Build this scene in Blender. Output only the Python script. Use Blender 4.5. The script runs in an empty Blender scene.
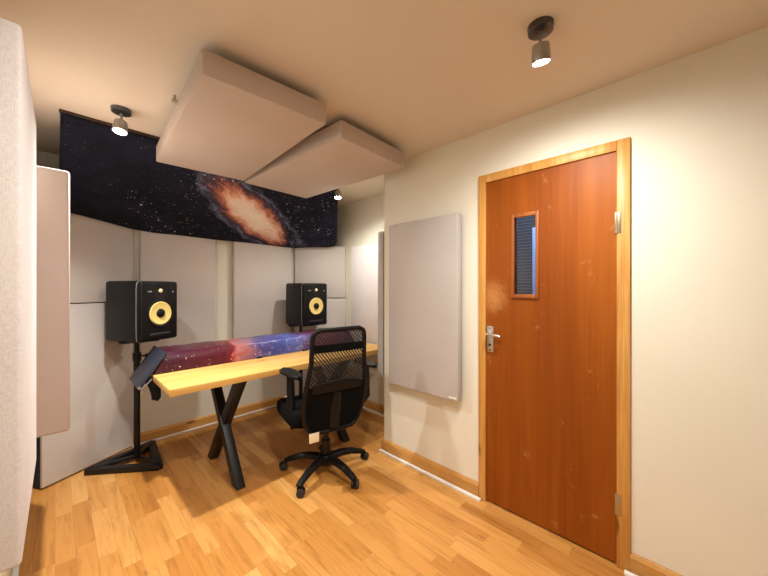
import bpy, bmesh, math, random
from mathutils import Vector, Matrix
random.seed(4)
scn = bpy.context.scene
COL = scn.collection
PI = math.pi
R = math.radians

# ------------------------------------------------------------------ room numbers (metres; camera stands at x = y = 0)
CAM_H = 1.33
XL, XD, XA = -0.14, 1.875, 2.40       # left wall, door wall, alcove wall
YF, YR, YB = -1.0, 1.81, 3.385        # wall behind the camera, return of the door wall, back wall
ZC = 2.32
PT = 1.82                             # top of the tall absorbers

# ------------------------------------------------------------------ materials
def new_mat(name):
    m = bpy.data.materials.new(name); m.use_nodes = True
    nt = m.node_tree
    return m, nt, nt.nodes['Principled BSDF']
def N(nt, t, **kw):
    n = nt.nodes.new(t)
    for k, v in kw.items():
        setattr(n, k, v)
    return n
def math_node(nt, op, a, b=None, c=None):
    n = N(nt, 'ShaderNodeMath', operation=op)
    for i, v in enumerate((a, b, c)):
        if v is None: continue
        if isinstance(v, (int, float)): n.inputs[i].default_value = v
        else: nt.links.new(v, n.inputs[i])
    return n.outputs[0]
def ramp(nt, fac, stops, interp='LINEAR'):
    n = N(nt, 'ShaderNodeValToRGB'); n.color_ramp.interpolation = interp
    e = n.color_ramp.elements
    while len(e) < len(stops): e.new(0.5)
    for el, (p, c) in zip(e, stops):
        el.position = p; el.color = (c[0], c[1], c[2], 1)
    nt.links.new(fac, n.inputs[0])
    return n.outputs[0]
def mixc(nt, fac, a, b, mode='MIX'):
    n = N(nt, 'ShaderNodeMix', data_type='RGBA', blend_type=mode)
    for sock, v in ((n.inputs['Factor'], fac), (n.inputs[6], a), (n.inputs[7], b)):
        if isinstance(v, (int, float)): sock.default_value = v
        elif isinstance(v, tuple): sock.default_value = (v[0], v[1], v[2], 1)
        else: nt.links.new(v, sock)
    return n.outputs[2]
def noise(nt, vec, scale, detail=3, rough=.55, dist=0):
    n = N(nt, 'ShaderNodeTexNoise')
    n.inputs['Scale'].default_value = scale; n.inputs['Detail'].default_value = detail
    n.inputs['Roughness'].default_value = rough; n.inputs['Distortion'].default_value = dist
    if vec is not None: nt.links.new(vec, n.inputs['Vector'])
    return n.outputs['Fac']
def coords(nt, scale=(1, 1, 1), kind='Object', rot=(0, 0, 0), loc=(0, 0, 0)):
    tc = N(nt, 'ShaderNodeTexCoord'); mp = N(nt, 'ShaderNodeMapping')
    mp.inputs['Scale'].default_value = scale; mp.inputs['Rotation'].default_value = rot
    mp.inputs['Location'].default_value = loc
    nt.links.new(tc.outputs[kind], mp.inputs['Vector'])
    return mp.outputs['Vector']
def bump(nt, bsdf, h, strength=.2, dist=.002):
    b = N(nt, 'ShaderNodeBump'); b.inputs['Strength'].default_value = strength
    b.inputs['Distance'].default_value = dist
    nt.links.new(h, b.inputs['Height']); nt.links.new(b.outputs[0], bsdf.inputs['Normal'])

def plain(name, col, rough=.5, metal=0., spec=.5, mottle=.0, scale=30):
    m, nt, b = new_mat(name)
    b.inputs['Roughness'].default_value = rough; b.inputs['Metallic'].default_value = metal
    b.inputs['Specular IOR Level'].default_value = spec
    f = noise(nt, coords(nt), scale)
    k = mottle
    c = ramp(nt, f, [(.3, tuple(x*(1-k) for x in col)), (.7, tuple(min(1, x*(1+k)) for x in col))])
    nt.links.new(c, b.inputs['Base Color'])
    return m

def plaster(name, col):
    m, nt, b = new_mat(name)
    v = coords(nt)
    f = noise(nt, v, 1.7, 4); g = noise(nt, v, 260, 2)
    c = ramp(nt, f, [(.25, tuple(x*.97 for x in col)), (.75, tuple(min(1, x*1.02) for x in col))])
    nt.links.new(c, b.inputs['Base Color'])
    b.inputs['Roughness'].default_value = .75; b.inputs['Specular IOR Level'].default_value = .25
    bump(nt, b, g, .12, .001)
    return m

def fabric(name, col, amount=.10):
    m, nt, b = new_mat(name)
    v = coords(nt)
    f1 = noise(nt, coords(nt, (1, 1, .18)), 420, 2)
    f2 = noise(nt, coords(nt, (.18, .18, 1)), 420, 2)
    w = math_node(nt, 'ADD', f1, f2); w = math_node(nt, 'MULTIPLY', w, .5)
    big = noise(nt, v, 3, 3)
    ww = math_node(nt, 'MULTIPLY_ADD', big, .25, math_node(nt, 'MULTIPLY', w, .75))
    c = ramp(nt, ww, [(.32, tuple(x*(1-amount*1.6) for x in col)), (.5, col), (.68, tuple(min(1, x*(1+amount)) for x in col))])
    nt.links.new(c, b.inputs['Base Color'])
    b.inputs['Roughness'].default_value = .95; b.inputs['Specular IOR Level'].default_value = .1
    b.inputs['Sheen Weight'].default_value = .0 if col[0] < .1 else .1
    bump(nt, b, w, .35, .0012)
    return m

def wood(name, dark, mid, light, axis=2, scale=1.0, rough=.4, knots=False, spec=.4, ring=9):
    m, nt, b = new_mat(name)
    s = [ring*scale]*3; s[axis] = .55*scale
    v = coords(nt, tuple(s))
    f = noise(nt, v, 1.6, 6, .6, .6)
    s2 = [120]*3; s2[axis] = 3
    fine = noise(nt, coords(nt, tuple(s2)), 1, 3)
    ff = math_node(nt, 'MULTIPLY_ADD', fine, .3, math_node(nt, 'MULTIPLY', f, .7))
    c = ramp(nt, ff, [(.33, dark), (.5, mid), (.66, light)])
    if knots:
        vo = N(nt, 'ShaderNodeTexVoronoi'); vo.inputs['Scale'].default_value = 1
        ks = [9.]*3; ks[axis] = 2.2
        nt.links.new(coords(nt, tuple(ks)), vo.inputs['Vector'])
        k = ramp(nt, vo.outputs['Distance'], [(.05, (1, 1, 1)), (.13, (0, 0, 0))])
        c = mixc(nt, k, c, tuple(x*.55 for x in dark))
    nt.links.new(c, b.inputs['Base Color'])
    b.inputs['Roughness'].default_value = rough; b.inputs['Specular IOR Level'].default_value = spec
    bump(nt, b, ff, .06, .001)
    return m

def floor_mat():
    m, nt, b = new_mat('laminate_floor')
    tc = N(nt, 'ShaderNodeTexCoord'); sp = N(nt, 'ShaderNodeSeparateXYZ')
    nt.links.new(tc.outputs['Object'], sp.inputs[0])
    W, L = .074, .46
    x = math_node(nt, 'DIVIDE', sp.outputs['X'], W)
    row = math_node(nt, 'FLOOR', x); fx = math_node(nt, 'FRACT', x)
    wn = N(nt, 'ShaderNodeTexWhiteNoise', noise_dimensions='1D'); nt.links.new(row, wn.inputs['W'])
    y = math_node(nt, 'ADD', math_node(nt, 'DIVIDE', sp.outputs['Y'], L), math_node(nt, 'MULTIPLY', wn.outputs['Value'], 7.3))
    colr = math_node(nt, 'FLOOR', y); fy = math_node(nt, 'FRACT', y)
    cb = N(nt, 'ShaderNodeCombineXYZ'); nt.links.new(row, cb.inputs[0]); nt.links.new(colr, cb.inputs[1])
    w2 = N(nt, 'ShaderNodeTexWhiteNoise', noise_dimensions='3D'); nt.links.new(cb.outputs[0], w2.inputs['Vector'])
    idv = w2.outputs['Value']
    # grain, shifted per strip
    mp = N(nt, 'ShaderNodeVectorMath', operation='MULTIPLY'); mp.inputs[1].default_value = (38, 3.0, 1)
    nt.links.new(tc.outputs['Object'], mp.inputs[0])
    off = N(nt, 'ShaderNodeVectorMath', operation='SCALE'); off.inputs['Scale'].default_value = 37
    nt.links.new(w2.outputs['Color'], off.inputs[0])
    ad = N(nt, 'ShaderNodeVectorMath', operation='ADD'); nt.links.new(mp.outputs[0], ad.inputs[0]); nt.links.new(off.outputs[0], ad.inputs[1])
    g = noise(nt, ad.outputs[0], 1.0, 5, .6, .8)
    base = ramp(nt, idv, [(0, (.50, .215, .045)), (.4, (.59, .275, .064)), (.75, (.65, .32, .085)), (1, (.73, .40, .125))])
    grain = ramp(nt, g, [(.28, (.62, .55, .48)), (.5, (.97, .96, .95)), (.75, (1.0, 1.0, 1.0))])
    c = mixc(nt, .8, base, grain, 'MULTIPLY')
    vo = N(nt, 'ShaderNodeTexVoronoi'); vo.inputs['Scale'].default_value = 1
    mk = N(nt, 'ShaderNodeVectorMath', operation='MULTIPLY'); mk.inputs[1].default_value = (9, 3.4, 1)
    nt.links.new(tc.outputs['Object'], mk.inputs[0]); nt.links.new(mk.outputs[0], vo.inputs['Vector'])
    k = ramp(nt, vo.outputs['Distance'], [(.03, (.55, .55, .55)), (.1, (0, 0, 0))])
    c = mixc(nt, k, c, (.22, .09, .03))
    ex = math_node(nt, 'MINIMUM', fx, math_node(nt, 'SUBTRACT', 1, fx))
    ey = math_node(nt, 'MINIMUM', fy, math_node(nt, 'SUBTRACT', 1, fy))
    ex = math_node(nt, 'LESS_THAN', ex, .014); ey = math_node(nt, 'LESS_THAN', ey, .0025)
    e = math_node(nt, 'MULTIPLY', math_node(nt, 'MAXIMUM', ex, ey), .35)
    c = mixc(nt, e, c, (.25, .10, .03))
    nt.links.new(c, b.inputs['Base Color'])
    b.inputs['Roughness'].default_value = .33; b.inputs['Specular IOR Level'].default_value = .45
    return m

def stars(nt, vec, scale, size, keep):
    vo = N(nt, 'ShaderNodeTexVoronoi', voronoi_dimensions='2D'); vo.inputs['Scale'].default_value = scale
    nt.links.new(vec, vo.inputs['Vector'])
    sx = N(nt, 'ShaderNodeSeparateColor'); nt.links.new(vo.outputs['Color'], sx.inputs[0])
    on = math_node(nt, 'GREATER_THAN', sx.outputs[0], 1-keep)
    rad = math_node(nt, 'MULTIPLY_ADD', sx.outputs[1], size, size*.35)
    dot = math_node(nt, 'LESS_THAN', vo.outputs['Distance'], rad)
    return math_node(nt, 'MULTIPLY', math_node(nt, 'MULTIPLY', dot, on), math_node(nt, 'MULTIPLY_ADD', sx.outputs[2], .7, .3))

def galaxy_print():
    m, nt, b = new_mat('galaxy_print_cloth')
    tc = N(nt, 'ShaderNodeTexCoord')
    v = tc.outputs['UV']                                  # metres along and up the cloth
    mp = N(nt, 'ShaderNodeMapping', vector_type='TEXTURE')
    mp.inputs['Location'].default_value = (1.265, .435, 0); mp.inputs['Rotation'].default_value = (0, 0, R(-39))
    nt.links.new(v, mp.inputs['Vector'])
    wob = N(nt, 'ShaderNodeTexNoise'); wob.inputs['Scale'].default_value = 5; wob.inputs['Detail'].default_value = 5
    nt.links.new(mp.outputs[0], wob.inputs['Vector'])
    wv = N(nt, 'ShaderNodeVectorMath', operation='SCALE'); wv.inputs['Scale'].default_value = .16
    sb = N(nt, 'ShaderNodeVectorMath', operation='SUBTRACT'); sb.inputs[1].default_value = (.5, .5, .5)
    nt.links.new(wob.outputs['Color'], sb.inputs[0]); nt.links.new(sb.outputs[0], wv.inputs[0])
    ad = N(nt, 'ShaderNodeVectorMath', operation='ADD'); nt.links.new(mp.outputs[0], ad.inputs[0]); nt.links.new(wv.outputs[0], ad.inputs[1])
    sc = N(nt, 'ShaderNodeVectorMath', operation='MULTIPLY'); sc.inputs[1].default_value = (1/.74, 1/.215, 0)
    nt.links.new(ad.outputs[0], sc.inputs[0])
    ln = N(nt, 'ShaderNodeVectorMath', operation='LENGTH'); nt.links.new(sc.outputs[0], ln.inputs[0])
    r = ln.outputs['Value']
    st = N(nt, 'ShaderNodeVectorMath', operation='MULTIPLY'); st.inputs[1].default_value = (3.5, 14, 1)
    nt.links.new(ad.outputs[0], st.inputs[0])
    streak = noise(nt, st.outputs[0], 1.5, 6, .65, .5)
    rr = math_node(nt, 'ADD', r, math_node(nt, 'MULTIPLY_ADD', streak, .7, -.35))
    sx_ = N(nt, 'ShaderNodeSeparateXYZ'); nt.links.new(sc.outputs[0], sx_.inputs[0])
    rr = math_node(nt, 'ADD', rr, math_node(nt, 'MULTIPLY', sx_.outputs[0], -.20))
    core = ramp(nt, rr, [(0, (.97, .90, .80)), (.36, (.92, .77, .65)), (.54, (.76, .43, .31)), (.68, (.44, .15, .10)), (.80, (.11, .065, .095)), (.93, (.016, .018, .032))])
    haze = ramp(nt, noise(nt, v, 2.6, 5, .6, .5), [(.42, (.010, .012, .021)), (.62, (.018, .020, .040)), (.8, (.03, .03, .06))])
    arm = ramp(nt, r, [(.75, (0, 0, 0)), (1.0, (1, 1, 1)), ])
    c = mixc(nt, arm, core, haze)
    blue = ramp(nt, math_node(nt, 'ABSOLUTE', math_node(nt, 'SUBTRACT', rr, 1.0)), [(0, (.13, .15, .24)), (.15, (0, 0, 0))])
    blue = mixc(nt, 1, blue, ramp(nt, streak, [(.40, (.12, .12, .12)), (.62, (1.3, 1.3, 1.3))]), 'MULTIPLY')
    c = mixc(nt, 1, c, blue, 'ADD')
    s = math_node(nt, 'ADD', stars(nt, v, 15, .085, .24), stars(nt, v, 46, .15, .20))
    clus = ramp(nt, noise(nt, v, 2.2, 2), [(.42, (.12, .12, .12)), (.62, (1, 1, 1))])
    s = math_node(nt, 'MULTIPLY', s, clus)
    su = N(nt, 'ShaderNodeSeparateXYZ'); nt.links.new(v, su.inputs[0])
    s = math_node(nt, 'MULTIPLY', s, ramp(nt, su.outputs['X'], [(.33, (.12, .12, .12)), (.5, (1, 1, 1))]))
    c = mixc(nt, s, c, (.95, .95, 1))
    nt.links.new(c, b.inputs['Base Color'])
    b.inputs['Roughness'].default_value = .85; b.inputs['Specular IOR Level'].default_value = .12
    return m

def nebula_print():
    m, nt, b = new_mat('nebula_print_cover')
    tc = N(nt, 'ShaderNodeTexCoord'); sp = N(nt, 'ShaderNodeSeparateXYZ')
    v = tc.outputs['Object']; nt.links.new(v, sp.inputs[0])
    n1 = noise(nt, v, 7, 5, .6, .6)
    u = math_node(nt, 'ADD', math_node(nt, 'DIVIDE', sp.outputs['X'], 1.62), math_node(nt, 'MULTIPLY_ADD', n1, .22, -.11))
    c = ramp(nt, u, [(0, (.045, .008, .022)), (.22, (.085, .010, .022)), (.285, (.15, .013, .024)), (.305, (.42, .085, .06)), (.33, (.34, .14, .16)),
                     (.41, (.07, .06, .22)), (.50, (.05, .07, .32)), (.60, (.10, .13, .42)), (.68, (.10, .05, .16)), (.80, (.16, .03, .06)), (1, (.05, .012, .05))])
    fl = noise(nt, v, 18, 5, .7, .4)
    hi = ramp(nt, fl, [(.55, (0, 0, 0)), (.72, (.35, .33, .42))])
    win = ramp(nt, u, [(.28, (0, 0, 0)), (.40, (1, 1, 1)), (.62, (1, 1, 1)), (.72, (.15, .15, .15))])
    c = mixc(nt, 1, c, mixc(nt, 1, hi, win, 'MULTIPLY'), 'ADD')
    cx = N(nt, 'ShaderNodeCombineXYZ'); nt.links.new(sp.outputs['X'], cx.inputs[0])
    nt.links.new(math_node(nt, 'ADD', sp.outputs['Y'], sp.outputs['Z']), cx.inputs[1])
    s = math_node(nt, 'ADD', stars(nt, cx.outputs[0], 26, .10, .10), stars(nt, cx.outputs[0], 60, .12, .10))
    c = mixc(nt, s, c, (.85, .68, .62))
    nt.links.new(c, b.inputs['Base Color'])
    b.inputs['Roughness'].default_value = .36; b.inputs['Specular IOR Level'].default_value = .3
    return m

def mesh_cloth():
    m, nt, b = new_mat('chair_mesh_cloth')
    b.inputs['Base Color'].default_value = (.006, .006, .007, 1); b.inputs['Roughness'].default_value = .7
    v = coords(nt, (1, 1, 1), rot=(0, R(38), 0))
    w = N(nt, 'ShaderNodeTexWave', wave_type='BANDS', bands_direction='X'); w.inputs['Scale'].default_value = 19
    w.inputs['Distortion'].default_value = .6; w.inputs['Detail'].default_value = 1
    nt.links.new(v, w.inputs['Vector'])
    a = ramp(nt, w.outputs['Fac'], [(.38, (.55, .55, .55)), (.62, (.97, .97, .97))])
    nt.links.new(a, b.inputs['Alpha'])
    return m

def door_veneer():
    m, nt, b = new_mat('door_veneer')
    f = noise(nt, coords(nt, (4, 4, .35)), 1.2, 5, .55, .5)
    fine = noise(nt, coords(nt, (90, 90, 1.6)), 1, 3)
    ff = math_node(nt, 'MULTIPLY_ADD', fine, .25, math_node(nt, 'MULTIPLY', f, .75))
    c = ramp(nt, ff, [(.3, (.195, .043, .003)), (.5, (.265, .066, .0045)), (.7, (.36, .102, .009))])
    # scuffs rubbed through the varnish
    wear = noise(nt, coords(nt, (3, 5, 4)), 1.9, 6, .75, .3)
    fineS = noise(nt, coords(nt, (1, 1, 1)), 45, 4, .7)
    k = math_node(nt, 'MULTIPLY', ramp(nt, wear, [(.60, (0, 0, 0)), (.74, (1, 1, 1))]), ramp(nt, fineS, [(.45, (0, 0, 0)), (.62, (1, 1, 1))]))
    # rubbed patch above the handle
    vm = N(nt, 'ShaderNodeVectorMath', operation='DISTANCE'); vm.inputs[1].default_value = (0, .62, 1.30)
    nt.links.new(coords(nt, (0, 1, .8)), vm.inputs[0])
    vm.inputs[1].default_value = (0, .875, 1.02)
    patch = ramp(nt, math_node(nt, 'ADD', vm.outputs['Value'], math_node(nt, 'MULTIPLY_ADD', fineS, .12, -.06)), [(.02, (.7, .7, .7)), (.10, (0, 0, 0))])
    c = mixc(nt, math_node(nt, 'MULTIPLY', k, .65), c, (.62, .30, .11))
    c = mixc(nt, math_node(nt, 'MULTIPLY', patch, .8), c, (.62, .30, .10))
    nt.links.new(c, b.inputs['Base Color'])
    b.inputs['Roughness'].default_value = .45; b.inputs['Specular IOR Level'].default_value = .2
    return m

def glass():
    m, nt, b = new_mat('pane_glass')
    b.inputs['Base Color'].default_value = (.85, .9, .95, 1); b.inputs['Roughness'].default_value = .03
    b.inputs['Transmission Weight'].default_value = 1; b.inputs['IOR'].default_value = 1.45
    return m
def emit(name, col, s):
    m, nt, b = new_mat(name)
    b.inputs['Emission Color'].default_value = (*col, 1); b.inputs['Emission Strength'].default_value = s
    b.inputs['Base Color'].default_value = (.9, .9, .9, 1)
    return m
def slate():
    m, nt, b = new_mat('corridor_brick')
    br = N(nt, 'ShaderNodeTexBrick'); br.inputs['Scale'].default_value = 1
    br.inputs['Brick Width'].default_value = .6; br.inputs['Row Height'].default_value = .026
    br.inputs['Mortar Size'].default_value = .0035
    br.inputs['Color1'].default_value = (.012, .014, .026, 1); br.inputs['Color2'].default_value = (.018, .021, .036, 1)
    br.inputs['Mortar'].default_value = (.09, .09, .115, 1)
    nt.links.new(coords(nt, rot=(0, R(90), R(90))), br.inputs['Vector'])
    sp = N(nt, 'ShaderNodeSeparateXYZ'); tc = N(nt, 'ShaderNodeTexCoord'); nt.links.new(tc.outputs['Object'], sp.inputs[0])
    cb = N(nt, 'ShaderNodeCombineXYZ'); nt.links.new(sp.outputs['Y'], cb.inputs[0]); nt.links.new(sp.outputs['Z'], cb.inputs[1])
    nt.links.new(cb.outputs[0], br.inputs['Vector'])
    nt.links.new(br.outputs['Color'], b.inputs['Base Color']); b.inputs['Roughness'].default_value = .8
    return m

M = dict(
    wall=plaster('cream_plaster', (.80, .78, .675)),
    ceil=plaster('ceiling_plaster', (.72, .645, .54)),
    floor=floor_mat(),
    fab=fabric('grey_fabric', (.63, .59, .565)),
    fab_near=fabric('pale_grey_fabric', (.70, .67, .685), .13),
    fab_pink=fabric('dusky_fabric', (.51, .42, .39), .07),
    fab_wall=fabric('silver_grey_fabric', (.50, .475, .465), .11),
    fab_cloud=fabric('ceiling_fabric', (.56, .48, .425), .06),
    frame_dark=plain('dark_panel_back', (.012, .013, .022), .7),
    pine=wood('pine_trim', (.40, .17, .03), (.60, .30, .07), (.74, .43, .13), 2, 1, .42, True, ring=14),
    pine_y=wood('pine_skirting', (.43, .20, .05), (.58, .30, .08), (.70, .39, .125), 1, 1, .42, True, ring=14),
    pine_x=wood('pine_skirting_back', (.43, .20, .05), (.58, .30, .08), (.70, .39, .125), 0, 1, .42, True, ring=14),
    top=wood('desk_pine', (.56, .30, .075), (.70, .42, .12), (.80, .52, .19), 0, 1, .35, True, ring=8),
    veneer=door_veneer(),
    bead=wood('door_bead', (.22, .06, .012), (.30, .085, .016), (.38, .12, .03), 2, 1, .35),
    white=plain('white_plastic', (.86, .85, .83), .4),
    black=plain('black_vinyl', (.005, .005, .006), .42, spec=.3, mottle=.1, scale=300),
    black_steel=plain('black_steel', (.007, .0075, .009), .42, 0, .35, .1),
    grey_steel=plain('console_end_grey', (.028, .033, .055), .45, .2, .4, .08),
    nylon=plain('black_nylon', (.004, .004, .0045), .45, spec=.22),
    cloth_black=fabric('black_seat_cloth', (.0035, .0035, .004), .3),
    rubber=plain('castor_rubber', (.02, .02, .022), .55),
    nickel=plain('satin_nickel', (.55, .54, .52), .3, 1),
    gunmetal=plain('dark_nickel', (.10, .105, .12), .32, .9),
    brushed=plain('lamp_head_nickel', (.40, .40, .38), .35, .9),
    yellow=plain('yellow_cone', (.80, .65, .22), .45, mottle=.05),
    dome=plain('tweeter_dome', (.78, .70, .45), .4),
    trimgrey=plain('silver_line', (.35, .35, .36), .35, .6),
    brass=plain('hinge_steel', (.45, .38, .27), .35, .9),
    galaxy=galaxy_print(), nebula=nebula_print(), mesh=mesh_cloth(),
    glass=glass(), bulb=emit('bulb_face', (1, .96, .9), 40), slate=slate(),
    blue=plain('pale_blue_paint', (.22, .38, .74), .5),
    cream=plain('cream_card', (.80, .70, .48), .6),
    batten=plain('dark_batten', (.06, .032, .02), .6),
)

# ------------------------------------------------------------------ mesh helpers
class MB:
    def __init__(s): s.bm = bmesh.new()
    def _merge(s, b2, mat=None):
        if mat is not None: bmesh.ops.transform(b2, matrix=mat, verts=b2.verts)
        me = bpy.data.meshes.new('tmp'); b2.to_mesh(me); b2.free()
        s.bm.from_mesh(me); bpy.data.meshes.remove(me)
        return s
    def box(s, x0, x1, y0, y1, z0, z1, bev=0, seg=2, mat=None):
        b = bmesh.new(); bmesh.ops.create_cube(b, size=1)
        for v in b.verts:
            v.co = Vector((x0+(v.co.x+.5)*(x1-x0), y0+(v.co.y+.5)*(y1-y0), z0+(v.co.z+.5)*(z1-z0)))
        if bev: bmesh.ops.bevel(b, geom=b.edges[:], offset=bev, segments=seg, profile=.5, affect='EDGES')
        return s._merge(b, mat)
    def bar(s, p, q, w, t, up=(0, 0, 1), bev=0):
        p, q = Vector(p), Vector(q); d = q-p; L = d.length; z = d.normalized()
        x = Vector(up).cross(z)
        if x.length < 1e-4: x = Vector((1, 0, 0))
        x.normalize(); y = z.cross(x)
        m = Matrix((x, y, z)).transposed().to_4x4(); m.translation = p
        return s.box(-w/2, w/2, -t/2, t/2, 0, L, bev, 2, m)
    def cyl(s, p, q, r, r2=None, n=20, bev=0):
        p, q = Vector(p), Vector(q); d = q-p
        b = bmesh.new()
        bmesh.ops.create_cone(b, cap_ends=True, segments=n, radius1=r, radius2=r if r2 is None else r2, depth=d.length)
        if bev:
            es = [e for e in b.edges if abs(abs(e.verts[0].co.z)-d.length/2) < 1e-6 and abs(e.verts[0].co.z-e.verts[1].co.z) < 1e-6]
            bmesh.ops.bevel(b, geom=es, offset=bev, segments=2, profile=.5, affect='EDGES')
        m = d.to_track_quat('Z', 'Y').to_matrix().to_4x4(); m.translation = (p+q)/2
        return s._merge(b, m)
    def tube(s, pts, r, n=10, closed=False, flat=1.0, caps=True):
        pts = [Vector(p) for p in pts]; k = len(pts); b = bmesh.new(); rings = []
        rad = r if isinstance(r, (list, tuple)) else [r]*k
        prev = None
        for i, p in enumerate(pts):
            a = pts[(i-1) % k] if (closed or i > 0) else p
            c = pts[(i+1) % k] if (closed or i < k-1) else p
            t = (c-a).normalized()
            if prev is None:
                u = Vector((0, 0, 1)) if abs(t.z) < .9 else Vector((0, 1, 0))
                u = (u-t*u.dot(t)).normalized()
            else: u = (prev-t*prev.dot(t)).normalized()
            prev = u; w = t.cross(u)
            rings.append([b.verts.new(p+u*math.cos(2*PI*j/n)*rad[i]+w*math.sin(2*PI*j/n)*rad[i]*flat) for j in range(n)])
        for i in range(k if closed else k-1):
            A, B = rings[i], rings[(i+1) % k]
            for j in range(n): b.faces.new((A[j], A[(j+1) % n], B[(j+1) % n], B[j]))
        if not closed and caps:
            b.faces.new(rings[0][::-1]); b.faces.new(rings[-1])
        return s._merge(b)
    def lathe(s, prof, n=36, mat=None):
        b = bmesh.new(); rings = []
        for r, z in prof:
            if r < 1e-6: rings.append([b.verts.new((0, 0, z))])
            else: rings.append([b.verts.new((r*math.cos(2*PI*j/n), r*math.sin(2*PI*j/n), z)) for j in range(n)])
        for A, B in zip(rings, rings[1:]):
            for j in range(n):
                f = [A[j % len(A)], A[(j+1) % len(A)], B[(j+1) % len(B)], B[j % len(B)]]
                g = []
                for v in f:
                    if v not in g: g.append(v)
                if len(g) > 2: b.faces.new(g)
        return s._merge(b, mat)
    def prism(s, poly, axis, a, b_, bev=0):
        """poly of 2-D points extruded along axis from a to b_"""
        b = bmesh.new()
        def P(u, v, w): return {'X': (w, u, v), 'Y': (u, w, v), 'Z': (u, v, w)}[axis]
        A = [b.verts.new(P(u, v, a)) for u, v in poly]; B = [b.verts.new(P(u, v, b_)) for u, v in poly]
        n = len(poly)
        b.faces.new(A); b.faces.new(B[::-1])
        for i in range(n): b.faces.new((A[i], A[(i+1) % n], B[(i+1) % n], B[i]))
        bmesh.ops.recalc_face_normals(b, faces=b.faces[:])
        if bev: bmesh.ops.bevel(b, geom=b.edges[:], offset=bev, segments=2, profile=.5, affect='EDGES')
        return s._merge(b)
    def grid(s, rows, thick=0):
        """rows of points -> sheet, optionally thickened"""
        b = bmesh.new(); V = [[b.verts.new(p) for p in r] for r in rows]
        for i in range(len(V)-1):
            for j in range(len(V[0])-1): b.faces.new((V[i][j], V[i][j+1], V[i+1][j+1], V[i+1][j]))
        bmesh.ops.recalc_face_normals(b, faces=b.faces[:])
        if thick: bmesh.ops.solidify(b, geom=b.faces[:], thickness=thick)
        return s._merge(b)
    def build(s, name, mat, parent=None, smooth=True, loc=None):
        bmesh.ops.recalc_face_normals(s.bm, faces=s.bm.faces[:])
        me = bpy.data.meshes.new(name)
        if loc is not None: bmesh.ops.translate(s.bm, vec=-Vector(loc), verts=s.bm.verts)
        s.bm.to_mesh(me); s.bm.free()
        me.materials.append(M[mat])
        o = bpy.data.objects.new(name, me); COL.objects.link(o)
        if loc is not None: o.location = loc
        if parent is not None: o.parent = parent
        if smooth:
            for p in me.polygons: p.use_smooth = True
            try: me.set_sharp_from_angle(angle=R(38))
            except Exception: pass
        return o

def thing(name, label, cat, loc=(0, 0, 0), rz=0, group=None):
    o = bpy.data.objects.new(name, None); COL.objects.link(o)
    o.empty_display_size = .1; o.location = loc; o.rotation_euler = (0, 0, rz)
    o['label'] = label; o['category'] = cat
    if group: o['group'] = group
    return o
def tag(o, label, cat, group=None):
    o['label'] = label; o['category'] = cat
    if group: o['group'] = group
    return o
def struct(o): o['kind'] = 'structure'; return o
def copy_tree(o, parent=None):
    c = o.copy(); COL.objects.link(c)
    if parent is not None: c.parent = parent
    for ch in list(o.children): copy_tree(ch, c)
    return c

# ------------------------------------------------------------------ the room shell
DY0, DY1, DZ = .205, .968, 2.035        # outer edges of the door casing
OY0, OY1, OZ = DY0+.03, DY1-.03, DZ-.03  # opening in the wall
struct(MB().box(XL-.2, XA+1.6, YF-.2, YB+.2, -.1, 0).build('floor', 'floor', smooth=False))
struct(MB().box(XL-.2, XA+1.6, YF-.2, YB+.2, ZC, ZC+.1).build('ceiling', 'ceil', smooth=False))
struct(MB().box(XL-.12, XL, YF-.1, YB+.12, 0, ZC).build('wall_left', 'wall', smooth=False))
struct(MB().box(XL, XA+.12, YB, YB+.12, 0, ZC).build('wall_back', 'wall', smooth=False))
struct(MB().box(XA, XA+.12, YR, YB, 0, ZC).build('wall_alcove', 'wall', smooth=False))
w = MB()
w.box(XD, XD+.12, YF, OY0, 0, ZC); w.box(XD, XD+.12, OY1, YR-.12, 0, ZC); w.box(XD, XD+.12, OY0, OY1, OZ, ZC)
w.box(XD, XA+.12, YR-.12, YR, 0, ZC)                      # the return into the alcove
struct(w.build('wall_right', 'wall', smooth=False))
struct(MB().box(XL-.12, XD+.12, YF-.12, YF, 0, ZC).build('wall_front', 'fab_wall', smooth=False))
# corridor behind the door
struct(MB().box(2.75, 2.85, YF, YR-.12, 0, ZC).build('wall_corridor', 'slate', smooth=False))
struct(MB().box(2.58, 2.66, .850, .890, 0, 1.80, .004).build('trim_7', 'blue'))

def skirt(profile_h, t): return [(0, 0), (t, 0), (t, profile_h-.018), (t*.55, profile_h-.004), (t*.35, profile_h), (0, profile_h)]
def skirt_y(name, x, sgn, y0, y1, mat='pine_y', h=.095, t=.018):
    m = MB(); m.prism([(x+sgn*u, z) for u, z in skirt(h, t)], 'Y', y0, y1)
    return struct(m.build(name, mat, smooth=False))
def skirt_x(name, y, x0, x1, sgn, mat='pine_x', h=.095, t=.018):
    m = MB(); m.prism([(y+sgn*u, z) for u, z in skirt(h, t)], 'X', x0, x1)
    return struct(m.build(name, mat, smooth=False))
skirt_y('baseboard_right', XD, -1, DY1, YR)
skirt_y('baseboard_front_right', XD, -1, YF, DY0)
skirt_y('baseboard_alcove', XA, -1, YR, YB)
skirt_x('baseboard_back', YB, XL, XA, -1)
skirt_x('baseboard_return', YR, XD-.016, XA, 1)
# white cover strips lying along the skirting
def strip(name, p, q): return struct(MB().bar((*p, .008), (*q, .008), .022, .016, (0, 0, 1), .003).build(name, 'white'))
strip('trim_1', (XD-.033, .945), (XD-.033, YR+.02))
strip('trim_2', (XD-.033, YF), (XD-.033, .225))
strip('trim_3', (XA-.033, YR+.02), (XA-.033, YB-.05))
strip('trim_4', (XL+.012, YF), (XL+.012, YB-.3))
strip('trim_5', (.45, YB-.033), (XA-.05, YB-.033))

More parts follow.
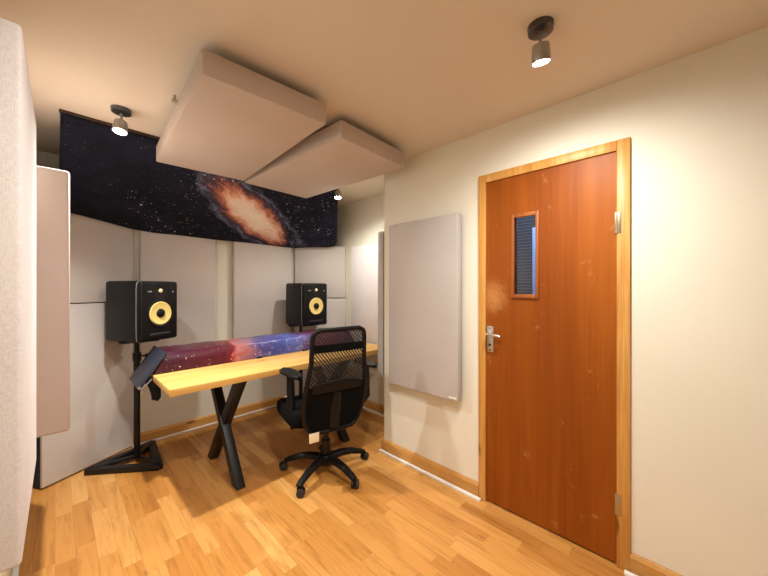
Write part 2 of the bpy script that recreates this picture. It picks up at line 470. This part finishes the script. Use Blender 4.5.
# door
d = struct(bpy.data.objects.new('door_1', None)); COL.objects.link(d); d.location = (XD, 0, 0); d.empty_display_size = .2
T = .016
fr = MB()
fr.box(-T, .0, DY0, DY0+.052, 0, DZ, .003); fr.box(-T, .0, DY1-.047, DY1, 0, DZ, .003); fr.box(-T, .0, DY0+.052, DY1-.047, DZ-.05, DZ, .003)
fr.box(.0, .12, OY0, OY0+.028, 0, OZ); fr.box(.0, .12, OY1-.017, OY1, 0, OZ); fr.box(.0, .12, OY0+.028, OY1-.017, OZ-.02, OZ)
fr.build('door_frame', 'pine', d)
LY0, LY1, LZ1 = DY0+.054, DY1-.049, DZ-.052
WY0, WY1, WZ0, WZ1 = .622, .750, 1.284, 1.748      # vision panel
lf = MB(); X0, X1 = -.004, .04
for bx in ((LY0, WY0, .012, LZ1), (WY1, LY1, .012, LZ1), (WY0, WY1, .012, WZ0), (WY0, WY1, WZ1, LZ1)):
    lf.box(X0, X1, bx[0], bx[1], bx[2], bx[3])
leaf = lf.build('door_leaf', 'veneer', d, smooth=False)
bd = MB()
b_ = .013
for (y0, y1, z0, z1) in ((WY0-b_, WY0+.004, WZ0-b_, WZ1+b_), (WY1-.004, WY1+b_, WZ0-b_, WZ1+b_), (WY0+.004, WY1-.004, WZ0-b_, WZ0+.010), (WY0+.004, WY1-.004, WZ1-.010, WZ1+b_)):
    bd.box(X0-.011, X0+.012, y0, y1, z0, z1, .003)
bd.build('glazing_bead', 'bead', leaf)
MB().box(.014, .020, WY0, WY1, WZ0, WZ1).build('glass_pane', 'glass', leaf, smooth=False)
# handle: plate, lever, keyhole screw heads
hy, hz = .893, 1.02
hd = MB(); hd.box(X0-.008, X0, hy-.022, hy+.022, hz-.085, hz+.075, .004)
handle = hd.build('handle_plate', 'nickel', leaf)
lv = MB(); lv.cyl((X0-.006, hy, hz+.03), (X0-.05, hy, hz+.03), .010)
lv.tube([(X0-.048, hy+.006, hz+.03), (X0-.05, hy-.02, hz+.031), (X0-.05, hy-.05, hz+.028), (X0-.046, hy-.08, hz+.022)], [.010, .011, .010, .008], 12)
lv.build('lever', 'nickel', handle)
for z in (hz+.062, hz-.072):
    MB().cyl((X0-.0105, hy, z), (X0-.007, hy, z), .005, n=12).build('screw', 'gunmetal', handle)
MB().cyl((X0-.0105, hy, hz-.04), (X0-.007, hy, hz-.04), .008, n=12).build('keyhole', 'black_steel', handle)
for z in (1.64, .30):
    hg = MB(); hg.cyl((-.012, LY0-.004, z-.05), (-.012, LY0-.004, z+.05), .007, n=12)
    hg.box(-.018, -.004, LY0-.020, LY0+.004, z-.05, z+.05, .001)
    hg.build('hinge', 'brass', d)

# ------------------------------------------------------------------ acoustic panels
def panel(p0, p1, z0, z1, thick, mat, label, group=None, bev=.012, name='acoustic_panel', back=True, dark=False):
    """front face runs from p0 to p1 in plan; the body lies to the left of p0->p1"""
    p0, p1 = Vector(p0), Vector(p1); L = (p1-p0).length; a = math.atan2(p1.y-p0.y, p1.x-p0.x)
    t = thing(name, label, 'acoustic panel', (p0.x, p0.y, z0), a, group)
    if dark:
        MB().box(0, L, 0, .022, 0, z1-z0, .006, 3).build('fabric_front', mat, t)
        MB().prism([(.001, .022), (L-.002, .022), (L-.09, .05), (.04, .125), (.001, .125)], 'Z', .002, z1-z0-.002).build('frame', 'frame_dark', t, smooth=False)
        return t
    MB().box(0, L, 0, thick-.008, 0, z1-z0, bev, 3).build('fabric_front', mat, t)
    if back: MB().box(.012, L-.012, thick-.02, thick, .012, z1-z0-.012).build('frame', 'frame_dark', t, smooth=False)
    return t
G = 'fabric acoustic panels around the desk'
# left wall (fronts face +x): p0->p1 runs towards -y... body on the left hand of travel must be -x => travel +y
panel((-.050, 1.04), (-.045, 1.64), .73, 1.90, .085, 'fab_near', 'pale grey fabric panel on the left wall, nearest and largest in view', bev=.008)
panel((.048, 2.06), (.048, 2.66), .67, 1.87, .186, 'fab_pink', 'dusky grey deep fabric panel on left wall behind the nearest one', bev=.014)
# left corner, set across it
A0, A1 = (-.06, 3.062), (.455, 3.352)
panel(A0, A1, .012, 1.215, .07, 'fab', 'tall lower grey panel standing on floor across left corner behind speaker stand', dark=True)
panel(A0, A1, 1.222, PT+.04, .07, 'fab', 'short upper grey panel across the left corner under dark end of galaxy banner', dark=True)
# back wall: front faces -y, travel +x puts the body at +y
panel((.495, YB-.065), (1.085, YB-.065), .62, PT, .06, 'fab', 'tall grey panel on back wall behind the left speaker')
panel((1.255, YB-.065), (1.895, YB-.065), .62, PT, .06, 'fab', 'tall grey panel on back wall left of the right speaker')
B0, B1 = (1.95, 3.345), (2.375, 2.925)
panel(B0, B1, .012, 1.205, .07, 'fab', 'tall lower grey panel across right corner behind the right speaker')
panel(B0, B1, 1.212, PT, .07, 'fab', 'short upper grey panel across right corner beside right end of galaxy banner')
# alcove wall (front faces -x): travel -y
panel((XA-.06, 2.79), (XA-.06, 2.18), .62, 1.80, .055, 'fab_near', 'pale panel on alcove wall beyond the right end of desk')
# return wall (front faces +y): travel -x
panel((2.36, YR+.075), (1.868, YR+.075), .60, 1.80, .07, 'fab_wall', 'dark grey panel seen edge on at the wall corner behind office chair')
# door wall
pd = panel((XD-.085, 1.685), (XD-.085, 1.075), .595, 1.815, .06, 'fab_wall', 'silver grey fabric panel on cream wall left of the door', bev=.010)
MB().box(.545, .60, -.0015, .004, .018, .028).build('maker_tag', 'white', pd, smooth=False)['label'] = 'small white tag'
for x in (.08, .53):
    MB().box(x-.02, x+.02, .058, .085, .15, .19).build('wall_bracket', 'frame_dark', pd, smooth=False)
    MB().box(x-.02, x+.02, .058, .085, 1.03, 1.07).build('wall_bracket', 'frame_dark', pd, smooth=False)

# ceiling clouds
def cloud(cx, cy, sx, sy, rz, label):
    t = thing('ceiling_panel', label, 'acoustic panel', (cx, cy, 2.168), rz, 'fabric panels hung under the ceiling')
    MB().box(-sx/2, sx/2, -sy/2, sy/2, 0, .105, .006, 2).build('fabric_body', 'fab_cloud', t)
    for x in (-1, 1):
        for y in (-1, 1):
            h = MB(); px, py = x*(sx/2-.06), y*(sy/2-.2)
            h.cyl((px, py, .08), (px, py, ZC-2.168), .0035, n=8)
            h.cyl((px, py, ZC-2.168-.008), (px, py, ZC-2.168), .012, n=12)
            h.build('hanger', 'nickel', t)
    return t
c1 = cloud(.715, 1.95, .565, 1.18, R(-3.2), 'left fabric panel hanging below the ceiling, above the desk')
c2 = cloud(1.375, 2.0, .59, 1.16, R(3.2), 'right fabric panel hanging below the ceiling, near alcove corner')
ey = MB(); ey.cyl((-.30, -.15, .085), (-.30, -.15, .105), .006, n=10); ey.cyl((-.288, -.15, .075), (-.312, -.15, .075), .011, n=14)
ey.build('side_eyelet', 'nickel', c1)

# ------------------------------------------------------------------ galaxy banner: sloped cloth from the ceiling down to the panel tops
bot = [Vector(p) for p in ((.015, 3.075, 1.865), (.44, 3.325, 1.83), (.60, 3.315, 1.812), (1.25, 3.307, 1.808), (1.93, 3.31, 1.805), (2.28, 2.975, 1.815))]
def along(poly, s):
    Ls = [(b-a).length for a, b in zip(poly, poly[1:])]; tot = sum(Ls); d_ = s*tot
    for (a, b), L in zip(zip(poly, poly[1:]), Ls):
        if d_ <= L+1e-9: return a.lerp(b, d_/L)
        d_ -= L
    return poly[-1]
nu, nv = 72, 20
rows, uvs = [], []
TOPA, TOPB = Vector((.02, 2.515, ZC-.012)), Vector((1.95, 2.53, ZC-.012))
for j in range(nv+1):
    v = j/nv; r, q = [], []
    for i in range(nu+1):
        s = i/nu
        B = along(bot, s); Tp = TOPA.lerp(TOPB, s)
        p = B.lerp(Tp, v)
        sag = .03*math.sin(PI*v)*(1-.6*abs(2*s-1))
        n_ = Vector((0, -.5, -.85)); p = p+n_*sag*.6
        p.z += .004*math.sin(s*23+v*4)*(1-v)*.6
        # small rounding of the free right corner
        if s > .965 and v < .12: p += Vector((-.02, .0, .018))*((s-.965)/.035)*(1-v/.12)
        r.append(p); q.append((p.x, v*.965))
    rows.append(r); uvs.append(q)
bm = bmesh.new(); uvl = bm.loops.layers.uv.new('UVMap')
V = [[bm.verts.new(p) for p in r] for r in rows]; um = {}
for j in range(nv+1):
    for i in range(nu+1): um[V[j][i]] = uvs[j][i]
for j in range(nv):
    for i in range(nu):
        f = bm.faces.new((V[j][i], V[j][i+1], V[j+1][i+1], V[j+1][i])); f.smooth = True
        for l in f.loops: l[uvl].uv = um[l.vert]
me = bpy.data.meshes.new('galaxy_banner'); bm.to_mesh(me); bm.free(); me.materials.append(M['galaxy'])
bt = thing('galaxy_banner', 'black starry cloth banner printed with an orange galaxy, sloping under ceiling', 'banner', (1.0, 2.9, 1.81))
cl = bpy.data.objects.new('cloth', me); COL.objects.link(cl); cl.parent = bt; cl.location = (-1.0, -2.9, -1.81)
so = cl.modifiers.new('thick', 'SOLIDIFY'); so.thickness = .012; so.offset = 1
m = MB(); m.bar(TOPA+Vector((-.005, 0, .004)), TOPB+Vector((.01, 0, .004)), .022, .014, (0, 0, 1))
m.build('top_batten', 'batten', bt, smooth=False).location = (-1.0, -2.9, -1.81)

# ------------------------------------------------------------------ desk
TX0, TX1, TY0, TY1, TZ = .452, 2.30, 2.13, 2.93, .75
dk = thing('desk', 'pine topped desk on black crossed steel legs', 'desk', (TX0, TY0, 0))
m = MB(); m.box(0, TX1-TX0, 0, TY1-TY0, TZ-.042, TZ, .003)
m.build('tabletop', 'top', dk)
for lx in (.86-TX0, 1.765-TX0):
    for k, (ya, yb, dx) in enumerate(((.03, .56, -.004), (.56, .03, .004))):
        g = MB(); zt = TZ-.048; w_ = .082
        yA, yB = ya, yb
        g.prism([(yA-w_/2+.02, 0), (yA+w_/2+.02, 0), (yB+w_/2+.02, zt), (yB-w_/2+.02, zt)], 'X', lx-.03+dx, lx+.03+dx, .003)
        g.build('leg', 'black_steel', dk)
    MB().box(lx-.04, lx+.04, 0.02, .66, TZ-.05, TZ-.0425).build('fixing_plate', 'black_steel', dk, smooth=False)

# ------------------------------------------------------------------ covered console on the desk
CX0, CX1, CY0, CY1, CH = .53, 2.14, 2.57, 2.915, .135
cn = thing('mixing_console', 'long low console under glossy purple and blue nebula print cover on desk', 'mixing console', (CX0, CY0, TZ))
L, D = CX1-CX0, CY1-CY0
m = MB()
secs = []                                     # cross-sections along x, flared out at both feet
def sec(x, x_low):
    prof = [(.0, .004), (.0, .06), (.008, CH-.020), (.022, CH-.006), (.05, CH), (D*.5, CH+.006), (D-.03, CH), (D, CH-.02), (D, .004)]
    out = []
    for (y, z) in prof:
        f = z/CH
        out.append(Vector((x_low+(x-x_low)*min(1, f), y, z)))
    return out
xs = [i/40 for i in range(41)]
rws = []
for t_ in xs:
    x = t_*L; xl = -.075+(L+.15+.0)*t_
    s_ = sec(x, xl)
    wob = .003*math.sin(t_*40)+.002*math.sin(t_*97)
    for p in s_: p.z += wob*(p.z/CH) if p.z > .05 else 0
    rws.append(s_)
m.grid(rws)
b2 = m.bm
for ring in (rws[0], rws[-1]):
    b2.faces.new([b2.verts.new(p) for p in ring])
b2.faces.new([b2.verts.new(p) for p in (rws[0][0], rws[0][-1], rws[-1][-1], rws[-1][0])])
bmesh.ops.remove_doubles(b2, verts=b2.verts[:], dist=.0003)
m.build('cover', 'nebula', cn)
# slanted grey end plates reaching below the desk edge on the left
def endplate(sgn, xbase, low):
    e = MB()
    a = Vector((xbase-sgn*.0, 0, CH+.004)); b = Vector((xbase-sgn*(.15 if low else .10), 0, -.085 if low else -.0+.004))
    dirv = (a-b).normalized(); nrm = Vector((dirv.z, 0, -dirv.x))*(-sgn if sgn > 0 else 1)
    nrm = Vector((-sgn*abs(dirv.z), 0, abs(dirv.x)))*.014
    poly = [(a.x, a.z), (b.x, b.z), (b.x+nrm.x, b.z+nrm.z), (a.x+nrm.x, a.z+nrm.z)]
    e.prism(poly, 'Y', -.004, D+.004, .002)
    return e
pl = endplate(1, .002, True).build('end_plate', 'grey_steel', cn); pl['label'] = 'slanted grey end plate'
br = MB()
br.tube([(-.086, -.008, -.022), (-.145, -.008, -.087)], .004, 8)
br.build('edge_rail', 'trimgrey', pl)
for (x, z) in ((-.140, -.066), (-.124, -.09)):
    MB().cyl((x-.012, .0, z), (x-.012, -.022, z), .009, n=12, bev=.002).build('clamp_screw', 'nickel', pl)
hk = MB(); hk.tube([(-.10, .03, -.02), (-.075, .012, -.06), (-.062, .004, -.11), (-.060, .0, -.150), (-.068, -.002, -.168)], [.030, .034, .032, .029, .022], 12, flat=.6)
hk.build('hanging_bracket', 'nylon', cn)
for x in (.62, 1.05): MB().box(x, x+.05, -.012, .02, .0, .012, .003).build('foot', 'nylon', cn)

# ------------------------------------------------------------------ speakers and their stands
def make_speaker(label):
    t = thing('studio_speaker', label, 'speaker', (0, 0, 0), 0, 'studio speakers either side of the desk')
    W, H, Dp = .30, .445, .345
    b = MB(); b.box(-W/2, W/2, -Dp/2+.02, Dp/2, 0, H, .022, 4)
    body = b.build('cabinet', 'black', t)
    # moulded front baffle, slightly domed
    rows_ = []; n = 24
    f = MB(); f.box(-W/2+.003, W/2-.003, -Dp/2-.008, -Dp/2+.028, .003, H-.003, .020, 4)
    baf = f.build('baffle', 'nylon', t)
    g = MB(); y = -Dp/2+.031
    ln = []
    for k in range(48):
        a = 2*PI*k/48; e = .16
        cx = math.copysign(abs(math.cos(a))**e, math.cos(a))*(W/2+.001); cz = math.copysign(abs(math.sin(a))**e, math.sin(a))*(H/2-.001)
        ln.append((cx, y, H/2+cz))
    g.tube(ln, .0022, 6, True); g.build('edge_line', 'trimgrey', body)
    yf = -Dp/2-.008
    mat = Matrix.Translation((0, yf, .205)) @ Matrix.Rotation(R(90), 4, 'X')   # lathe axis +z -> -y
    w_ = MB(); w_.lathe([(.106, -.004), (.106, .003), (.098, .007), (.090, .005), (.086, .001)], 48, mat)
    w_.build('woofer_ring', 'nylon', baf)
    w_ = MB(); w_.lathe([(.088, .0015), (.080, .0075), (.073, .0045), (.045, .0025), (.03, .0018)], 48, mat)
    cone = w_.build('woofer_cone', 'yellow', baf)
    w_ = MB(); w_.lathe([(.034, .0015), (.033, .005), (.026, .013), (.014, .018), (0, .0195)], 32, mat)
    w_.build('dust_cap', 'nylon', cone)
    mt = Matrix.Translation((0, yf, .372)) @ Matrix.Rotation(R(90), 4, 'X')
    w_ = MB(); w_.lathe([(.062, -.002), (.060, .0035), (.045, .0015), (.020, .0004)], 40, mt)
    wg = w_.build('waveguide', 'black', baf)
    w_ = MB(); w_.lathe([(.016, .0005), (.015, .005), (.009, .010), (0, .012)], 24, mt)
    w_.build('tweeter_dome', 'dome', wg)
    MB().box(-.085, .085, yf-.002, yf+.01, .038, .064, .009, 3).build('bass_port', 'frame_dark', baf)
    MB().box(-.098, -.066, yf-.0015, yf+.004, .362, .371, .001).build('badge', 'trimgrey', baf)
    MB().cyl((.10, yf+.004, .364), (.10, yf-.002, .364), .006, n=14).build('indicator', 'trimgrey', baf)
    return t
def make_stand(label, h):
    t = thing('speaker_stand', label, 'speaker stand', (0, 0, 0), 0, 'black pole speaker stands')
    P = [Vector((-.27, .02, 0)), Vector((.088, -.265, 0)), Vector((.125, .19, 0))]
    b = MB()
    for a, c in zip(P, P[1:]+P[:1]):
        q = (c-a).normalized()*.028
        b.bar(a+Vector((0, 0, .02))-q*.6, c+Vector((0, 0, .02))+q*.6, .055, .04, (0, 0, 1), .006)
    b.build('base_frame', 'black_steel', t)
    s_ = MB()
    for p in P: s_.bar(Vector((0, 0, .032)), p*.93+Vector((0, 0, .032)), .04, .022, (0, 0, 1), .003)
    s_.build('base_spoke', 'black_steel', t)
    MB().cyl((0, 0, .03), (0, 0, h*.86), .021, n=20).build('pole', 'black_steel', t)
    MB().cyl((0, 0, h*.64), (0, 0, h-.01), .016, n=20).build('inner_pole', 'black_steel', t)
    c = MB(); c.cyl((0, 0, h*.82), (0, 0, h*.89), .028, n=20, bev=.003)
    co = c.build('collar', 'black_steel', t)
    k = MB(); k.cyl((.02, -.01, h*.86), (.055, -.03, h*.86), .006, n=10); k.cyl((.05, -.027, h*.86), (.072, -.040, h*.86), .017, n=12, bev=.003)
    k.build('clamp_knob', 'nylon', co)
    MB().box(-.12, .12, -.13, .13, h-.012, h, .003).build('top_plate', 'black_steel', t)
    return t
SH = .935
s1 = make_stand('black stand with triangular floor base under the left speaker', SH); s1.location = (.44, 3.08, 0)
p1 = make_speaker('black studio speaker with yellow cone at left of desk, turned inward'); p1.location = (.465, 3.02, SH+.002); p1.rotation_euler.z = R(28)
s2 = copy_tree(s1); s2.location = (1.87, 3.075, 0); s2.rotation_euler.z = R(62)
s2['label'] = 'black stand behind the desk under the right speaker, mostly hidden'
p2 = copy_tree(p1); p2.location = (1.885, 2.99, SH+.002); p2.rotation_euler.z = R(2)
p2['label'] = 'black studio speaker with yellow cone at right of desk, behind office chair'

# ------------------------------------------------------------------ office chair
ch = thing('office_chair', 'black mesh backed swivel office chair with armrests pulled up to desk', 'chair', (1.365, 1.905, 0), R(-13))
def back_w(z):
    lo, hi = .385, 1.068
    t_ = (z-lo)/(hi-lo)
    base = .222+.030*math.sin(PI*min(1, max(0, (t_+.05)/.75)))**1.0-.012*max(0, t_-.7)
    e = 1
    if t_ > .90: e = (1-((t_-.90)/.10)**2.6)**.5*.25+.75 if t_ < 1 else .75
    if t_ < .22: e = .70+.30*(1-((.22-t_)/.22)**2)**.5
    return base*e*(.845-.03*max(0, t_-.4))
def back_y(x, z):
    t_ = (z-.385)/.683
    return -.205-.115*t_-.035*math.sin(PI*min(1, t_*1.2))*.0+.02*math.cos(PI*2*t_-.3)*.6+.30*x*x
def back_pt(tx, z, off=0):
    x = tx*back_w(z); return Vector((x, back_y(x, z)+off, z))
def back_rows(z0, z1, off=0, n=16, k=1.0, mcols=18):
    return [[back_pt(k*(-1+2*i/mcols), z0+(z1-z0)*j/n, off) for i in range(mcols+1)] for j in range(n+1)]
br_ = bpy.data.objects.new('backrest', None); COL.objects.link(br_); br_.parent = ch; br_.location = (-.028, 0, 0); br_.empty_display_size = .05
zs = [.385+.683*i/40 for i in range(41)]
loop = [back_pt(1, z) for z in zs]+[back_pt(1-2*i/8, 1.068) for i in range(1, 8)]+[back_pt(-1, z) for z in reversed(zs)]+[back_pt(-1+2*i/8, .385) for i in range(1, 8)]
MB().tube(loop, .015, 10, True).build('back_frame', 'nylon', br_)
MB().grid(back_rows(.66, 1.063, .0, 24)).build('back_mesh', 'mesh', br_)
MB().grid(back_rows(.925, .975, -.006, 6), .004).build('back_band', 'cloth_black', br_)
MB().grid(back_rows(.39, .70, -.008, 16), .012).build('lower_back', 'cloth_black', br_)
# lumbar plate and spine behind the mesh
lb = MB(); lb.grid([[back_pt(.82*(-1+2*i/14), .665+.075*j/6*(1-.35*(2*i/14-1)**2), -.016) for i in range(15)] for j in range(7)], .014)
lb.build('lumbar_plate', 'nylon', br_)
sp = MB()
sp.tube([(0, -.05, .40), (0, -.16, .385), (0, -.235, .42), (0, -.25, .52), (0, -.285, .66)], [.026, .026, .028, .030, .024], 12, flat=1.4)
sp.build('back_spine', 'nylon', br_).location = (0, .035, 0)
# seat
st = MB(); n = 28; rows_ = []
def seat_sec(f, z, sh):
    out = []
    for k in range(n+1):
        a = 2*PI*k/n; e = .42
        x = math.copysign(abs(math.cos(a))**e, math.cos(a))*.25*f; y = math.copysign(abs(math.sin(a))**e, math.sin(a))*.245*f+.03
        drop = -.018*max(0, (y-.16)/.11)**2 if z > .44 else 0
        out.append(Vector((x, y, z+drop+.012*abs(x/.25)**3*(z > .46))))
    return out
for f, z in ((.0, .405), (.80, .405), (.94, .412), (.99, .435), (1.0, .455), (.985, .478), (.93, .495), (.75, .502), (.4, .498), (.0, .496)):
    rows_.append(seat_sec(max(f, .001), z, 0))
st.grid(rows_); bmesh.ops.remove_doubles(st.bm, verts=st.bm.verts[:], dist=.0008)
st.build('seat', 'cloth_black', ch).location = (-.045, .055, 0)
mc = MB(); mc.box(-.09, .09, -.13, .10, .345, .405, .012, 2); mc.cyl((-.09, .02, .37), (-.20, .03, .365), .006, n=8); mc.box(-.25, -.19, .018, .042, .355, .374, .004)
mc.build('tilt_mechanism', 'nylon', ch)
tg = MB(); tg.box(-.205, -.14, -.225, -.219, .345, .405, .001); tg.build('care_tag', 'cream', ch)['label'] = 'cream tag hanging under the seat'
for sg, ex in ((-1, -.03), (1, .05)):
    a = MB(); sx = sg*ex
    a.tube([(sg*.14, .0, .398), (sg*.24, .0, .400), (sg*.262, .0, .425), (sg*(.285+ex), .0, .50), (sg*(.285+ex), .005, .62), (sg*(.285+ex), .01, .738)], [.020, .022, .026, .028, .026, .024], 12, flat=1.5)
    ar = a.build('arm_post', 'nylon', ch)
    pd_ = MB(); rr = []
    for k in range(9):
        t_ = k/8; y = -.12+.25*t_
        wd = .036+.012*math.sin(PI*t_)+(.006 if t_ > .5 else 0); hh = .013
        wd *= (1-(abs(2*t_-1))**6)**.5*.75+.25
        rr.append([Vector((sg*(.284+ex)-.12*(y-.02)+wd*math.copysign(abs(math.cos(q))**.6, math.cos(q)), y, .752-.012*(1-t_)+hh*math.copysign(abs(math.sin(q))**.6, math.sin(q)))) for q in [2*PI*j/16 for j in range(17)]])
    pd_.grid(rr); pb = pd_.bm
    bmesh.ops.remove_doubles(pb, verts=pb.verts[:], dist=.0003); bmesh.ops.holes_fill(pb, edges=pb.edges[:], sides=0)
    pd_.build('arm_pad', 'nylon', ar)
    if sg < 0:
        MB().cyl((-.285, -.012, .60), (-.302, -.013, .60), .008, n=12).build('height_button', 'trimgrey', ar)
cm = MB(); cm.cyl((0, 0, .10), (0, 0, .235), .032, n=24); cm.cyl((0, 0, .235), (0, 0, .35), .020, n=24)
cm.build('gas_column', 'black_steel', ch)
hb = MB(); hb.lathe([(0, .065), (.05, .065), (.056, .08), (.055, .12), (.045, .135), (0, .137)], 28)
hb.build('hub', 'nylon', ch)
for k in range(5):
    a = R(-75+72*k); u = Vector((math.cos(a), math.sin(a), 0)); Rr = .305
    l = MB()
    l.tube([u*.03+Vector((0, 0, .105)), u*.12+Vector((0, 0, .112)), u*.20+Vector((0, 0, .102)), u*.27+Vector((0, 0, .080)), u*Rr+Vector((0, 0, .064))],
           [.026, .025, .022, .019, .017], 12, flat=1.25)
    lg = l.build('leg', 'nylon', ch)
    s_ = Vector((-u.y, u.x, 0)); tr = (s_*.55+u*.83).normalized() if k % 2 else (s_*.83-u*.55).normalized()
    ax = Vector((-tr.y, tr.x, 0))
    ctr = u*Rr+tr*.014+Vector((0, 0, .028))
    cs = MB(); cs.cyl(u*Rr+Vector((0, 0, .04)), u*Rr+Vector((0, 0, .072)), .010, n=12)
    cs.cyl(ctr-ax*.008+Vector((0, 0, .006)), ctr+ax*.008+Vector((0, 0, .006)), .026, n=20, bev=.003)
    ca = cs.build('castor', 'nylon', lg)
    wl = MB(); wl.cyl(ctr-ax*.024, ctr-ax*.009, .028, n=24, bev=.004); wl.cyl(ctr+ax*.009, ctr+ax*.024, .028, n=24, bev=.004)
    wl.build('wheel', 'rubber', ca)

# ------------------------------------------------------------------ ceiling spotlights
def make_spot(label):
    t = thing('ceiling_spotlight', label, 'spotlight', (0, 0, ZC), 0, 'swivel spotlights on the ceiling')
    b = MB(); b.lathe([(0, -.026), (.030, -.026), (.044, -.022), (.046, -.004), (.046, 0), (0, 0)], 32)
    b.build('ceiling_rose', 'gunmetal', t)
    MB().cyl((0, 0, -.02), (0, 0, -.075), .006, n=12).build('stem', 'brushed', t)
    h = MB(); h.lathe([(0, -.046), (.012, -.046), (.026, -.050), (.028, -.056), (.030, -.098), (.029, -.100), (.0265, -.098), (.0255, -.085), (0, -.085)], 28)
    hd_ = h.build('lamp_head', 'brushed', t)
    g = MB(); g.lathe([(0, -.102), (.012, -.101), (.0255, -.096)], 28)
    g.build('bulb', 'bulb', hd_)
    return t
def aim(t, tx, ty):          # swivel the head about the stem's foot
    for c in t.children:
        if c.name.startswith('lamp_head'):
            c.location = (0, 0, -.046)
            c.rotation_euler = (tx, ty, 0)
spot0 = make_spot('small swivel spotlight on the ceiling in front of dark banner')
for c in spot0.children:
    if c.name.startswith('lamp_head'):
        for mesh_o in (c,)+tuple(c.children):
            for v in mesh_o.data.vertices: v.co = Vector((v.co.x*1.12, v.co.y*1.12, (v.co.z+.046)*1.25))
def light(name, parent, energy, col, size, blend, target):
    l = bpy.data.lights.new(name, 'SPOT'); l.energy = energy; l.color = col; l.spot_size = R(size); l.spot_blend = blend
    l.shadow_soft_size = .03
    o = bpy.data.objects.new(name, l); COL.objects.link(o)
    return o
SPOTS = [((.255, 2.27), (-.12, -.16), 'small swivel spotlight on the ceiling in front of dark banner', 70, (1, .95, .88)),
         ((1.875, 2.43), (-.05, -.15), 'small bright spotlight in the alcove, half behind the right ceiling panel', 25, (1, .93, .82)),
         ((1.275, .41), (.24, .04), 'glaring spotlight on the ceiling in front of the door', 26, (1, .94, .85)),
         ((.60, .60), (.0, .12), 'spotlight on the ceiling nearest the viewer, just above the top edge', 33, (1, .94, .85))]
for i, ((x, y), (tx, ty), lab, en, colr) in enumerate(SPOTS):
    t = spot0 if i == 0 else copy_tree(spot0)
    t.location = (x, y, ZC); t['label'] = lab
    dirv = Vector((tx, ty, -1)).normalized()
    q = Vector((0, 0, -1)).rotation_difference(dirv)
    for c in t.children:
        if c.name.startswith('lamp_head'):
            c.location = (0, 0, -.066); c.rotation_mode = 'QUATERNION'; c.rotation_quaternion = q
    lo = light('lamp_light', t, en, colr, 135 if i == 0 else 172, .9, None)
    lo.location = Vector((x, y, ZC-.066))+dirv*.078
    lo.rotation_mode = 'QUATERNION'; lo.rotation_quaternion = q
# cool light in the corridor beyond the door
l = bpy.data.lights.new('corridor_light', 'POINT'); l.energy = 9; l.color = (.62, .78, 1); l.shadow_soft_size = .1
o = bpy.data.objects.new('corridor_light', l); COL.objects.link(o); o.location = (2.2, .75, 2.15)

# ------------------------------------------------------------------ world, camera, view
wd = bpy.data.worlds.new('World'); scn.world = wd; wd.use_nodes = True
wd.node_tree.nodes['Background'].inputs[0].default_value = (.02, .02, .025, 1)
cam = bpy.data.cameras.new('Camera'); cam.sensor_fit = 'HORIZONTAL'; cam.sensor_width = 36
cam.lens = 36*318/768; cam.clip_start = .01
co = bpy.data.objects.new('Camera', cam); COL.objects.link(co)
co.location = (0, 0, CAM_H); co.rotation_euler = (R(90), 0, R(-45.97))
scn.camera = co
vs = scn.view_settings
vs.view_transform = 'Standard'; vs.look = 'None'; vs.gamma = 1; vs.exposure = 1.2; vs.use_curve_mapping = False
